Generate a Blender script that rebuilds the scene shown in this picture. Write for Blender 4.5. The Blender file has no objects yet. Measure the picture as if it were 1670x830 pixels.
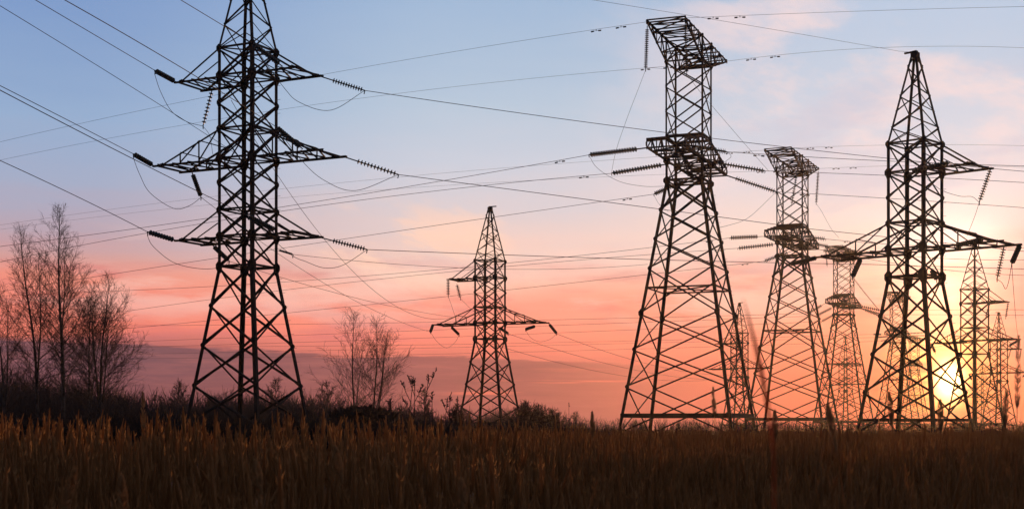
import bpy, math, random
import numpy as np
from mathutils import Vector, Matrix
R = math.radians
C = bpy.context.scene
COL = C.collection
rng = random.Random(7)

# ---------------------------------------------------------------- camera
F, HX, HY, EYE = 2400.0, 835.0, 696.0, 1.6      # photo focal length / horizon in photo pixels, eye height
cam = bpy.data.cameras.new("camera"); cam_o = bpy.data.objects.new("camera", cam); COL.objects.link(cam_o)
cam.sensor_width = 36; cam.lens = 36 * F / 1670
cam.shift_y = (HY - 415) / 1670
cam_o.location = (0, 0, EYE); cam_o.rotation_euler = (R(90), 0, 0)
cam.clip_start = 0.05; cam.clip_end = 20000
cam.dof.use_dof = True; cam.dof.focus_distance = 110; cam.dof.aperture_fstop = 9.0
C.camera = cam_o

# ---------------------------------------------------------------- sun direction
SUN_AZ = math.atan((1548 - HX) / F); SUN_EL = math.atan((HY - 622) / math.hypot(F, 1548 - HX))
sun_dir = Vector((math.sin(SUN_AZ) * math.cos(SUN_EL), math.cos(SUN_AZ) * math.cos(SUN_EL), math.sin(SUN_EL)))

# ---------------------------------------------------------------- world sky
def lin(c):
    f = lambda v: (v / 12.92 if v <= 0.04045 else ((v + 0.055) / 1.055) ** 2.4)
    return tuple(f(v / 255.0) for v in c) + (1.0,)

W = bpy.data.worlds.new("World"); C.world = W; W.use_nodes = True
nt = W.node_tree; nt.nodes.clear()
class NG:
    def __init__(s, t): s.t = t
    def n(s, typ, **kw):
        x = s.t.nodes.new(typ)
        for k, v in kw.items(): setattr(x, k, v)
        return x
    def put(s, sock, v):
        if hasattr(v, 'links'): s.t.links.new(v, sock)
        elif v is not None: sock.default_value = v
    def m(s, op, a, b=None, c=None, clamp=False):
        x = s.n('ShaderNodeMath', operation=op, use_clamp=clamp)
        for i, v in enumerate((a, b, c)):
            if v is not None: s.put(x.inputs[i], v)
        return x.outputs[0]
    def sm(s, v, a, b):            # smoothstep a->b
        x = s.n('ShaderNodeMapRange', interpolation_type='SMOOTHSTEP')
        s.put(x.inputs[0], v); x.inputs[1].default_value = a; x.inputs[2].default_value = b
        return x.outputs[0]
    def mix(s, f, a, b, mode='MIX'):
        x = s.n('ShaderNodeMix', data_type='RGBA', blend_type=mode)
        s.put(x.inputs[0], f); s.put(x.inputs[6], a); s.put(x.inputs[7], b)
        return x.outputs[2]
    def ramp(s, f, stops, interp='LINEAR'):
        x = s.n('ShaderNodeValToRGB'); x.color_ramp.interpolation = interp
        e = x.color_ramp.elements
        while len(e) > 1: e.remove(e[0])
        e[0].position = stops[0][0]; e[0].color = stops[0][1]
        for p, c in stops[1:]:
            q = e.new(p); q.color = c
        s.put(x.inputs[0], f); return x.outputs[0]
    def noise(s, vec, scale, detail=4, rough=0.5, dim='3D', w=0.0):
        x = s.n('ShaderNodeTexNoise', noise_dimensions=dim)
        s.put(x.inputs['Vector'], vec); x.inputs['Scale'].default_value = scale
        x.inputs['Detail'].default_value = detail; x.inputs['Roughness'].default_value = rough
        return x.outputs[0]
    def comb(s, a, b, c):
        x = s.n('ShaderNodeCombineXYZ')
        for i, v in enumerate((a, b, c)): s.put(x.inputs[i], v)
        return x.outputs[0]
g = NG(nt)
tc = g.n('ShaderNodeTexCoord')
nv = g.n('ShaderNodeVectorMath', operation='NORMALIZE'); nt.links.new(tc.outputs['Generated'], nv.inputs[0])
sx = g.n('ShaderNodeSeparateXYZ'); nt.links.new(nv.outputs[0], sx.inputs[0])
X, Y, Z = sx.outputs
rr = g.m('MAXIMUM', g.m('SQRT', g.m('ADD', g.m('MULTIPLY', X, X), g.m('MULTIPLY', Y, Y))), 1e-3)
el = g.m('DIVIDE', Z, rr)                       # tangent of elevation
az = g.m('ARCTAN2', X, Y)
# colours by height above the horizon at three headings
def vs(lst): return [(v / F / 0.5, lin(c)) for v, c in lst]
SKY_L = vs([(0, (160, 84, 82)), (40, (152, 80, 84)), (95, (156, 88, 94)), (135, (190, 106, 104)), (150, (240, 124, 106)), (185, (246, 132, 114)),
            (225, (240, 146, 128)), (265, (212, 158, 154)), (310, (184, 164, 178)), (380, (164, 172, 198)), (480, (148, 173, 207)), (600, (133, 161, 203)),
            (696, (120, 151, 201)), (1190, (88, 124, 186))])
SKY_C = vs([(0, (168, 94, 92)), (30, (186, 96, 90)), (75, (200, 104, 96)), (105, (220, 116, 106)), (135, (252, 134, 116)), (180, (250, 146, 128)),
            (230, (247, 178, 160)), (285, (236, 204, 196)), (350, (219, 204, 207)), (420, (200, 205, 219)), (520, (182, 199, 218)), (620, (168, 190, 216)),
            (696, (160, 185, 215)), (1190, (100, 136, 194))])
SKY_R = vs([(0, (196, 82, 80)), (40, (210, 86, 84)), (90, (220, 98, 95)), (140, (228, 118, 108)), (190, (236, 148, 132)), (245, (246, 192, 170)),
            (310, (244, 216, 204)), (380, (228, 214, 216)), (460, (206, 210, 223)), (580, (188, 203, 223)), (696, (180, 199, 224)), (1190, (110, 142, 198))])
warp = g.noise(g.comb(g.m('MULTIPLY', az, 3.0), g.m('MULTIPLY', el, 22.0), 1.7), 2.0, 5, 0.55)
elw = g.m('ADD', el, g.m('MULTIPLY', g.m('SUBTRACT', warp, 0.5), 0.034))
t = g.m('DIVIDE', elw, 0.5, clamp=True)
cL, cC, cR = g.ramp(t, SKY_L), g.ramp(t, SKY_C), g.ramp(t, SKY_R)
col = g.mix(g.sm(az, -0.03, -0.30), cC, cL)
col = g.mix(g.sm(az, 0.02, 0.26), col, cR)
# far right: pinker veil beside the sun
pink = g.m('MULTIPLY', g.sm(az, 0.295, 0.35), g.m('MULTIPLY', g.sm(el, 0.02, 0.06), g.sm(el, 0.155, 0.10)))
col = g.mix(g.m('MULTIPLY', pink, 0.75), col, lin((222, 128, 134)))
# low dusk cloud bank with an uneven upper edge, thinning to the right
edge_n = g.noise(g.comb(g.m('MULTIPLY', az, 7.0), g.m('MULTIPLY', el, 60.0), 3.1), 2.0, 6, 0.6)
edge = g.m('ADD', g.m('MULTIPLY_ADD', az, -0.030, 0.0465), g.m('MULTIPLY', g.m('SUBTRACT', edge_n, 0.5), 0.018))
bank = g.m('MULTIPLY', g.sm(g.m('SUBTRACT', edge, el), -0.0008, 0.0016), g.sm(az, 0.14, 0.0))
bank_col = g.mix(g.sm(az, -0.28, 0.06), lin((112, 73, 88)), lin((156, 83, 88)))
bank_col = g.mix(g.sm(el, 0.045, 0.005), bank_col, g.mix(g.sm(az, -0.25, 0.05), lin((126, 70, 77)), lin((160, 84, 85))))
st_n = g.noise(g.comb(g.m('MULTIPLY', az, 5.0), g.m('MULTIPLY', el, 150.0), 9.3), 1.6, 4, 0.5)
streak = g.m('MULTIPLY', g.sm(st_n, 0.56, 0.70), g.m('MULTIPLY', g.sm(az, -0.12, 0.0), g.m('MULTIPLY', g.sm(el, 0.012, 0.024), g.sm(el, 0.044, 0.032))))
bank_col = g.mix(g.m('MULTIPLY', streak, 0.8), bank_col, lin((240, 118, 100)))
bt = g.noise(g.comb(g.m('MULTIPLY', az, 9.0), g.m('MULTIPLY', el, 90.0), 33.0), 1.5, 6, 0.6)
bank_col = g.mix(g.m('MULTIPLY', g.sm(bt, 0.45, 0.75), 0.3), bank_col, lin((206, 118, 112)))
bank_col = g.mix(g.m('MULTIPLY', g.sm(bt, 0.5, 0.25), 0.35), bank_col, lin((104, 66, 78)))
col = g.mix(g.m('MULTIPLY', bank, 0.97), col, bank_col)
# thin high cloud, warm white, denser to the right, and wisps above the afterglow
cn = g.noise(g.comb(g.m('MULTIPLY_ADD', az, 6.0, g.m('MULTIPLY', el, 4.0)), g.m('MULTIPLY', el, 11.0), 5.2), 1.5, 7, 0.56)
cmask = g.m('MULTIPLY', g.sm(cn, 0.44, 0.63), g.m('MULTIPLY', g.sm(az, 0.02, 0.2), g.sm(el, 0.11, 0.17)))
col = g.mix(g.m('MULTIPLY', cmask, 0.85), col, lin((240, 217, 217)))
cn2 = g.noise(g.comb(g.m('MULTIPLY_ADD', az, 9.0, g.m('MULTIPLY', el, 12.0)), g.m('MULTIPLY', el, 16.0), 12.9), 1.6, 7, 0.58)
band2 = g.m('MULTIPLY', g.sm(el, 0.075, 0.11), g.sm(el, 0.165, 0.125))
cm2 = g.m('MULTIPLY', g.sm(cn2, 0.46, 0.60), g.m('MULTIPLY', band2, g.m('MULTIPLY', g.sm(az, -0.18, -0.11), g.sm(az, 0.05, -0.03))))
col = g.mix(g.m('MULTIPLY', cm2, 0.9), col, lin((254, 210, 188)))
cn3 = g.noise(g.comb(g.m('MULTIPLY', az, 6.0), g.m('MULTIPLY', el, 34.0), 21.4), 1.8, 6, 0.55)
cm3 = g.m('MULTIPLY', g.m('MULTIPLY', g.sm(cn3, 0.42, 0.7), g.sm(el, 0.05, 0.065)), g.sm(el, 0.13, 0.09))
col = g.mix(g.m('MULTIPLY', cm3, 0.7), col, lin((206, 112, 118)))
cn4 = g.noise(g.comb(g.m('MULTIPLY_ADD', az, 5.0, g.m('MULTIPLY', el, 3.0)), g.m('MULTIPLY', el, 24.0), 44.0), 1.8, 7, 0.58)
cm4 = g.m('MULTIPLY', g.sm(cn4, 0.48, 0.66), g.m('MULTIPLY', g.sm(el, 0.06, 0.085), g.sm(el, 0.14, 0.11)))
col = g.mix(g.m('MULTIPLY', cm4, 0.5), col, lin((248, 206, 194)))
cn5 = g.noise(g.comb(g.m('MULTIPLY_ADD', az, 7.0, g.m('MULTIPLY', el, -5.0)), g.m('MULTIPLY', el, 20.0), 61.0), 1.6, 6, 0.56)
cm5 = g.m('MULTIPLY', g.sm(cn5, 0.5, 0.68), g.m('MULTIPLY', g.sm(az, 0.08, 0.2), g.m('MULTIPLY', g.sm(el, 0.08, 0.12), g.sm(el, 0.26, 0.2))))
col = g.mix(g.m('MULTIPLY', cm5, 0.4), col, lin((196, 190, 208)))
# the sun low behind thin cloud: disc, aureole and the lit cloud round it
dotn = g.n('ShaderNodeVectorMath', operation='DOT_PRODUCT'); nt.links.new(nv.outputs[0], dotn.inputs[0]); dotn.inputs[1].default_value = sun_dir
ang = g.m('ARCCOSINE', g.m('MINIMUM', dotn.outputs['Value'], 1.0))
def gauss(px, py, wx, wy):
    a0 = math.atan((px - HX) / F); e0 = (HY - py) / F * math.cos(a0)
    a = g.m('DIVIDE', g.m('SUBTRACT', az, a0), wx / F); b = g.m('DIVIDE', g.m('SUBTRACT', el, e0), wy / F)
    return g.m('EXPONENT', g.m('MULTIPLY', g.m('ADD', g.m('MULTIPLY', a, a), g.m('MULTIPLY', b, b)), -1.0))
def addc(base, f, c, k):
    return g.mix(1.0, base, g.mix(f, (0, 0, 0, 1), tuple(v * k for v in c[:3]) + (1,)), 'ADD')
gl_n = g.noise(g.comb(g.m('MULTIPLY', az, 14.0), g.m('MULTIPLY', el, 26.0), 2.2), 1.7, 6, 0.55)
gl_m = g.m('MULTIPLY_ADD', gl_n, 1.2, 0.4)
band_s = g.noise(g.comb(g.m('MULTIPLY', az, 8.0), g.m('MULTIPLY', el, 110.0), 7.7), 1.6, 4, 0.5)
g1 = gauss(1548, 620, 19, 26); g2 = gauss(1540, 585, 58, 72); g3 = gauss(1552, 430, 90, 80); g4 = gauss(1545, 590, 200, 150); g5 = gauss(1528, 515, 62, 55)
str_m = g.m('MULTIPLY_ADD', g.sm(band_s, 0.35, 0.62), 0.9, 0.1)
col = addc(col, g.m('MULTIPLY', g4, g.m('MULTIPLY_ADD', band_s, 1.0, 0.3)), (0.75, 0.19, 0.03), 0.20)
col = addc(col, g.m('MULTIPLY', g2, str_m), (1.0, 0.47, 0.08), 1.2)
col = addc(col, g.m('MULTIPLY', g5, gl_m), (1.0, 0.70, 0.36), 0.55)
col = addc(col, g.m('MULTIPLY', g3, gl_m), (1.0, 0.86, 0.66), 0.52)
col = addc(col, g1, (1.0, 0.78, 0.34), 4.5)
col = addc(col, g.m('EXPONENT', g.m('MULTIPLY', ang, -1 / 0.018)), (1.0, 0.36, 0.05), 1.15)
# the sky away from the sunset is dim blue dusk
back = g.sm(Y, 0.55, -0.35)
col = g.mix(back, col, lin((46, 46, 58)))
col = g.mix(g.sm(Z, 0.30, 0.85), col, lin((112, 108, 120)))
bg = g.n('ShaderNodeBackground'); nt.links.new(col, bg.inputs[0]); bg.inputs[1].default_value = 1.0
nis = g.n('ShaderNodeTexSky', sky_type='NISHITA', sun_disc=False, sun_elevation=SUN_EL, sun_rotation=SUN_AZ, air_density=1.0, dust_density=1.5)
bg2 = g.n('ShaderNodeBackground'); nt.links.new(nis.outputs[0], bg2.inputs[0]); bg2.inputs[1].default_value = 0.006
addn = g.n('ShaderNodeAddShader'); nt.links.new(bg.outputs[0], addn.inputs[0]); nt.links.new(bg2.outputs[0], addn.inputs[1])
out = g.n('ShaderNodeOutputWorld'); nt.links.new(addn.outputs[0], out.inputs[0])
W.cycles.sampling_method = 'MANUAL'; W.cycles.sample_map_resolution = 1024

# ---------------------------------------------------------------- sun lamp, exposure
sl = bpy.data.lights.new("sun", 'SUN'); sl.energy = 3.0; sl.angle = R(0.55); sl.color = (1.0, 0.46, 0.16)
so = bpy.data.objects.new("sun", sl); COL.objects.link(so)
so.rotation_euler = (-sun_dir).to_track_quat('-Z', 'Y').to_euler(); so.location = (60, 200, 40)
C.view_settings.view_transform = 'Standard'; C.view_settings.look = 'None'; C.view_settings.exposure = 0; C.view_settings.gamma = 1
C.view_settings.use_curve_mapping = False
C.cycles.use_denoising = True; C.cycles.denoiser = 'OPENIMAGEDENOISE'; C.cycles.denoising_input_passes = 'RGB_ALBEDO_NORMAL'; C.cycles.denoising_prefilter = 'ACCURATE'
C.cycles.max_bounces = 5; C.cycles.volume_bounces = 0; C.cycles.transparent_max_bounces = 8

# ---------------------------------------------------------------- helpers
def mat(name, base, rough=0.7, metal=0.0, var=0.0, scale=3.0, trans=0.0, island=0.0, base2=None):
    m = bpy.data.materials.new(name); m.use_nodes = True; t = m.node_tree; q = NG(t)
    b = t.nodes['Principled BSDF']; b.inputs['Roughness'].default_value = rough; b.inputs['Metallic'].default_value = metal; b.inputs['Specular IOR Level'].default_value = 0.25
    c1 = tuple(base) + (1,); c2 = tuple(base2) + (1,) if base2 else tuple(v * (1 - var) for v in base) + (1,)
    tcn = q.n('ShaderNodeTexCoord')
    f = q.noise(tcn.outputs['Object'], scale, 4, 0.6)
    f = q.sm(f, 0.3, 0.7)
    if island:
        gm = q.n('ShaderNodeNewGeometry')
        f = q.m('MULTIPLY_ADD', gm.outputs['Random Per Island'], island, q.m('MULTIPLY', f, 1 - island))
    colr = q.mix(f, c1, c2); t.links.new(colr, b.inputs['Base Color'])
    if trans:
        tr = q.n('ShaderNodeBsdfTranslucent'); t.links.new(colr, tr.inputs[0])
        mx = q.n('ShaderNodeMixShader'); mx.inputs[0].default_value = trans
        t.links.new(b.outputs[0], mx.inputs[1]); t.links.new(tr.outputs[0], mx.inputs[2])
        t.links.new(mx.outputs[0], t.nodes['Material Output'].inputs[0])
    return m
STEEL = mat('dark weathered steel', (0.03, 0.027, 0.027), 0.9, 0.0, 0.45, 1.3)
WIRE = mat('dull aluminium cable', (0.045, 0.04, 0.04), 0.7, 0.0, 0.3, 0.5)
GLASS = mat('insulator glass', (0.03, 0.05, 0.05), 0.45, 0.0, 0.4, 6.0)
CONC = mat('concrete', (0.22, 0.21, 0.2), 0.9, 0.0, 0.4, 4.0)
BARK = mat('birch bark', (0.12, 0.105, 0.095), 0.9, 0.0, 0.7, 2.2)
TWIG = mat('twig bark', (0.06, 0.045, 0.04), 0.9, 0.0, 0.4, 1.0)
THICK = mat('thicket twigs', (0.065, 0.046, 0.042), 0.9, 0.0, 0.5, 0.6)
GRASSM = mat('dry reed grass', (0.46, 0.262, 0.105), 0.85, 0.0, 0.0, 0.35, trans=0.5, island=0.5, base2=(0.33, 0.178, 0.07))
PLUMEM = mat('dry grass plume', (0.62, 0.40, 0.19), 0.9, 0.0, 0.3, 20.0, trans=0.3)
SOIL = mat('dark soil', (0.018, 0.013, 0.010), 0.95, 0.0, 0.6, 0.8)
GROUND = mat('meadow ground', (0.055, 0.036, 0.020), 0.95, 0.0, 0.5, 0.2)
HEDGE = mat('hedge twigs', (0.022, 0.017, 0.014), 0.95, 0.0, 0.5, 0.8)

def P(px, py, y): return Vector(((px - HX) / F * y, y, EYE + (HY - py) / F * y))
def proj(p): return (HX + F * p.x / p.y, HY - F * (p.z - EYE) / p.y)

class MB:
    def __init__(s): s.v = []; s.f = []
    def prism(s, ring0, ring1, caps=True):
        n = len(ring0); b = len(s.v); s.v += [tuple(p) for p in ring0] + [tuple(p) for p in ring1]
        for i in range(n):
            j = (i + 1) % n; s.f.append((b + i, b + j, b + n + j, b + n + i))
        if caps: s.f.append(tuple(b + i for i in reversed(range(n)))); s.f.append(tuple(b + n + i for i in range(n)))
    def angle(s, p0, p1, w, u=None, v=None):        # rolled steel angle section
        p0 = Vector(p0); p1 = Vector(p1); d = (p1 - p0)
        if d.length < 1e-4: return
        d.normalize()
        u = Vector(u) if u is not None else Vector((0, 0, 1))
        u = u - d * u.dot(d)
        if u.length < 1e-3: u = d.orthogonal()
        u.normalize(); vv = d.cross(u)
        if v is not None and vv.dot(Vector(v)) < 0: vv = -vv
        tk = w * 0.16
        prof = [(0, 0), (w, 0), (w, tk), (tk, tk), (tk, w), (0, w)]
        s.prism([p0 + u * a + vv * b for a, b in prof], [p1 + u * a + vv * b for a, b in prof])
    def box(s, c, h, ax=None):
        c = Vector(c); ax = ax or (Vector((1, 0, 0)), Vector((0, 1, 0)), Vector((0, 0, 1)))
        q = lambda sx, sy, sz: c + ax[0] * h[0] * sx + ax[1] * h[1] * sy + ax[2] * h[2] * sz
        s.prism([q(-1, -1, -1), q(1, -1, -1), q(1, 1, -1), q(-1, 1, -1)], [q(-1, -1, 1), q(1, -1, 1), q(1, 1, 1), q(-1, 1, 1)])
    def plate(s, c, n, up, r, th=0.02, stretch=1.3):     # six-sided gusset plate
        n = Vector(n).normalized(); up = Vector(up).normalized(); sd = n.cross(up).normalized()
        pts = [(0.2, 1.1), (1.05, 0.45), (1.05, -0.25), (0.35, -1), (-0.35, -1.1), (-.8, -0.55), (-.9, 0.5), (-0.3, 1)]
        r = r * .78
        r0 = [Vector(c) + sd * a * r + up * b * r * stretch - n * th for a, b in pts]
        r1 = [p + n * th * 2 for p in r0]
        s.prism(r0, r1)
    def tube(s, pts, rad, k=5, caps=True):
        pts = [Vector(p) for p in pts]; n = len(pts); b = len(s.v)
        rad = rad if hasattr(rad, '__len__') else [rad] * n
        u = None
        for i, p in enumerate(pts):
            d = (pts[min(i + 1, n - 1)] - pts[max(i - 1, 0)])
            if d.length < 1e-9: d = Vector((0, 0, 1))
            d.normalize()
            if u is None: u = d.orthogonal().normalized()
            else:
                u = u - d * u.dot(d)
                u = u.normalized() if u.length > 1e-4 else d.orthogonal().normalized()
            w = d.cross(u)
            for j in range(k):
                a = 2 * math.pi * j / k
                s.v.append(tuple(p + (u * math.cos(a) + w * math.sin(a)) * rad[i]))
        for i in range(n - 1):
            for j in range(k):
                j2 = (j + 1) % k
                s.f.append((b + i * k + j, b + i * k + j2, b + (i + 1) * k + j2, b + (i + 1) * k + j))
        if caps:
            s.f.append(tuple(b + j for j in reversed(range(k)))); s.f.append(tuple(b + (n - 1) * k + j for j in range(k)))
    def build(s, name, m, parent=None, smooth=False):
        me = bpy.data.meshes.new(name); me.from_pydata(s.v, [], s.f); me.update()
        me.materials.append(m)
        if smooth: me.polygons.foreach_set('use_smooth', [True] * len(me.polygons))
        o = bpy.data.objects.new(name, me); COL.objects.link(o)
        if parent is not None: o.parent = parent
        return o
def tag(o, label=None, cat=None, group=None, kind=None):
    for k, v in (('label', label), ('category', cat), ('group', group), ('kind', kind)):
        if v is not None: o[k] = v
    return o
def empty(name, loc, rz=0.0):
    o = bpy.data.objects.new(name, None); o.empty_display_size = 0.5; COL.objects.link(o)
    o.location = loc; o.rotation_euler = (0, 0, rz); return o
def copy_tree(o, parent=None):
    c = o.copy(); COL.objects.link(c)
    if parent is not None: c.parent = parent
    for ch in list(o.children): copy_tree(ch, c)
    return c

# ---------------------------------------------------------------- ground and bank
def ground_z(x, y): return 0.0
def sheet(name, x0, x1, y0, y1, nx, ny, zf, m):
    xs = np.linspace(x0, x1, nx); ys = np.linspace(y0, y1, ny)
    v = [(x, y, zf(x, y)) for y in ys for x in xs]
    f = [(j * nx + i, j * nx + i + 1, (j + 1) * nx + i + 1, (j + 1) * nx + i) for j in range(ny - 1) for i in range(nx - 1)]
    me = bpy.data.meshes.new(name); me.from_pydata(v, [], f); me.materials.append(m); me.polygons.foreach_set('use_smooth', [True] * len(f))
    o = bpy.data.objects.new(name, me); COL.objects.link(o); return o
tag(sheet('ground', -420, 420, -30, 640, 85, 68, lambda x, y: 0.06 * math.sin(x * 0.21) * math.sin(y * 0.17), GROUND), kind='structure')
def bank_z(x, y):
    xm = 1.0 if x < -10 else max(0.0, 1 - (x + 10) / 16.0) * 0.5 + 0.5 * (x < 6)
    e = max(0.0, min(1.0, (8 - x) / 3.0))
    h = 1.25 * e
    s = math.exp(-((y - 70) / 2.2) ** 2)
    return -0.2 + (h + 0.2 + 0.10 * math.sin(x * 1.9) + 0.06 * math.sin(x * 5.3 + 1)) * s
tag(sheet('earth_bank', -60, 9, 63, 77, 280, 21, bank_z, SOIL), kind='structure')

# ---------------------------------------------------------------- lattice towers
CORN = [(-1, -1), (1, -1), (1, 1), (-1, 1)]
def corner(i, a, z): return Vector((CORN[i][0] * a, CORN[i][1] * a, z))
def fnorm(i): return [Vector((0, -1, 0)), Vector((1, 0, 0)), Vector((0, 1, 0)), Vector((-1, 0, 0))][i]
def xpanel(mb, z0, a0, z1, a1, w, both=True, start=0):
    for i in range(4):
        j = (i + 1) % 4; n = fnorm(i)
        mb.angle(corner(i, a0, z0) - n * 0.02, corner(j, a1, z1) - n * 0.02, w, -n)
        if both: mb.angle(corner(j, a0, z0) - n * 0.05, corner(i, a1, z1) - n * 0.05, w, -n)
def ringh(mb, z, a, w, plan=True):
    for i in range(4):
        mb.angle(corner(i, a, z), corner((i + 1) % 4, a, z), w, -fnorm(i))
    if plan:
        mb.angle(corner(0, a, z), corner(2, a, z), w * .8, (0, 0, 1)); mb.angle(corner(1, a, z + .05), corner(3, a, z + .05), w * .8, (0, 0, 1))
def nodes_pl(mb, z, a, r, st=1.3):
    for i in range(4):
        for nn in (fnorm(i), fnorm((i - 1) % 4)):
            cpt = corner(i, a, z); inward = Vector((-CORN[i][0], -CORN[i][1], 0))
            tang = inward - nn * inward.dot(nn)
            mb.plate(cpt + tang * r * 0.35 + nn * 0.015, nn, (0, 0, 1), r, 0.012, st)
def legs(root, prof, w):        # prof: [(z, a, width factor)]
    for i in range(4):
        m = MB(); cx, cy = CORN[i]
        for (z0, a0, k0), (z1, a1, k1) in zip(prof[:-1], prof[1:]):
            m.angle(corner(i, a0, z0), corner(i, a1, z1), w * k0, (-cx, 0, 0), (0, -cy, 0))
        if i == 2:               # climbing pegs
            z = 3.0
            while z < prof[-2][0]:
                a = np.interp(z, [p[0] for p in prof], [p[1] for p in prof])
                c0 = corner(i, a, z); m.tube([c0, c0 + Vector((0.17, 0.02, 0))], 0.011, 4); z += 0.8
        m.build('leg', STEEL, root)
        f = MB(); z0, a0, _ = prof[0]
        f.prism([(cx * a0 + dx * .5, cy * a0 + dy * .5, -0.3) for dx, dy in CORN], [(cx * a0 + dx * .3, cy * a0 + dy * .3, 0.22) for dx, dy in CORN])
        f.build('footing', CONC, root)
def crossarm(root, sxn, zl, zu, a, T, s, posts=0, w=0.1, tie=0.86):
    """arm of two parallel bottom chords with end beam, plan bracing and two raking tie members"""
    m = MB(); L = T - a
    pt = lambda f, sy, z=zl: Vector((sxn * (a + L * f), sy * a, z))
    for sy in (-1, 1):
        m.angle(pt(0, sy), pt(1.0, sy), w * 1.25, (0, 0, -1), (0, -sy, 0))
        m.angle(Vector((sxn * a, sy * a, zu)), pt(tie, sy), w * 1.0, (0, 0, -1), (0, -sy, 0))
        m.plate(pt(tie, sy), (0, sy, 0), (sxn, 0, 0), 0.09, 0.012, 2.2)
        if posts:
            top = lambda f: Vector((sxn * (a + L * f), sy * a, zu + (zl - zu) * f / tie))
            fs = [0.0] + [tie * (i + 1) / (posts + 1) for i in range(posts)]
            for k in range(1, len(fs)):
                m.angle(top(fs[k]), pt(fs[k], sy), w * .6, (sxn, 0, 0))
                m.angle(top(fs[k - 1]) if k > 1 else Vector((sxn * a, sy * a, zu)), pt(fs[k], sy), w * .6, (0, 0, 1))
            for k in range(1, len(fs)):
                if sy > 0: m.angle(top(fs[k]), top(fs[k]) * 1, w * .6)
        else:
            m.angle(Vector((sxn * a, sy * a, (zl + zu) / 2)), pt(tie * .55, sy), w * .5, (0, 0, 1))
    if posts:
        top = lambda f, sy: Vector((sxn * (a + L * f), sy * a, zu + (zl - zu) * f / tie))
        for i in range(posts):
            f = tie * (i + 1) / (posts + 1); m.angle(top(f, -1), top(f, 1), w * .6, (0, 0, 1))
    n = 4 if posts else 3
    fr = [0.93 * (i) / n for i in range(n + 1)]
    for k in range(1, n + 1): m.angle(pt(fr[k], -1), pt(fr[k], 1), w * (1.2 if k == n else .75), (0, 0, -1))
    m.angle(pt(tie, -1), pt(tie, 1), w, (0, 0, 1))
    for k in range(n):
        q = 1 if k % 2 else -1
        m.angle(pt(fr[k], q), pt(fr[k + 1], -q), w * .7, (0, 0, 1))
        if k < n - 1: m.angle(pt(fr[k], -q), pt(fr[k + 1], q), w * .6, (0, 0, 1))
    for sy in (-1, 1): m.box(pt(0.97, sy) + Vector((0, 0, -.06)), (0.16, 0.05, 0.05))
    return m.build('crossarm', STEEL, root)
def peak(root, zb, ab, zt, at, w, n=5):
    m = MB()
    ts = [1 - (1 - i / n) ** 1.12 for i in range(n + 1)]
    for i in range(4):
        j = (i + 1) % 4; nn = fnorm(i)
        for k in range(n):
            z0, z1 = zb + (zt - zb) * ts[k], zb + (zt - zb) * ts[k + 1]
            a0, a1 = ab + (at - ab) * ts[k], ab + (at - ab) * ts[k + 1]
            p, q = (i, j) if (k + i) % 2 else (j, i)
            m.angle(corner(p, a0, z0), corner(q, a1, z1), w, -nn)
            if k in (0, 2): m.angle(corner(q, a0, z0), corner(p, a1, z1), w * .7, -nn)
    m.build('peak_bracing', STEEL, root)
    c = MB(); c.box((0, 0, zt), (at * 1.1, at * 1.1, 0.14)); c.box((0, 0, zt + .19), (at * .7, at * .7, 0.05))
    c.box((-at * 2.2, 0, zt + .2), (at * 1.6, .05, .05))
    c.build('peak_cap', STEEL, root)

def tower_six_arm(name, D):
    s = D / F; z = lambda v: EYE + v * s; A = 34.3 * s
    root = empty(name, (0, 0, 0))
    kv = 259; ab = A + (kv + EYE / s) * 0.205 / 1.40 * s
    av = lambda v: A + (kv - v) * 0.205 / 1.40 * s if v < kv else A
    legs(root, [(0, ab, 1.15), (z(kv), A, 1.0), (z(613), A, .7), (z(791), 3.2 * s, .6)], 0.19)
    m = MB(); lv = [kv, 196, 132, 67, 2]
    for v1, v0 in zip(lv[:-1], lv[1:]): xpanel(m, z(v0), av(v0), z(v1), av(v1), 0.115)
    xpanel(m, max(.25, z(2 - 42)), av(2 - 42), z(2), av(2), 0.1)
    ringh(m, z(kv), A, .11); nodes_pl(m, z(kv), A, .30, 1.5)
    for v in lv[1:]: nodes_pl(m, z(v), av(v), .13)
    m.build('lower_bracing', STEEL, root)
    m = MB(); lv = [kv, 308, 351, 396, 434, 482, 525, 568, 613]
    for v0, v1 in zip(lv[:-1], lv[1:]): xpanel(m, z(v0), A, z(v1), A, 0.10)
    for v in (308, 351, 434, 482, 568, 613):
        ringh(m, z(v), A, .10); nodes_pl(m, z(v), A, .30 if v in (308, 434, 568) else .22)
    for v in (396, 525): nodes_pl(m, z(v), A, .17, 1.4)
    m.build('shaft_bracing', STEEL, root)
    for q in (-1, 1):
        crossarm(root, q, z(308), z(351), A, 121.5 * s, s)
        crossarm(root, q, z(434), z(482), A, 168 * s, s, posts=2)
        crossarm(root, q, z(568), z(613), A, 121.5 * s, s)
    peak(root, z(613), A, z(791), 3.2 * s, 0.075, 5)
    return root, A, z, s
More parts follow.
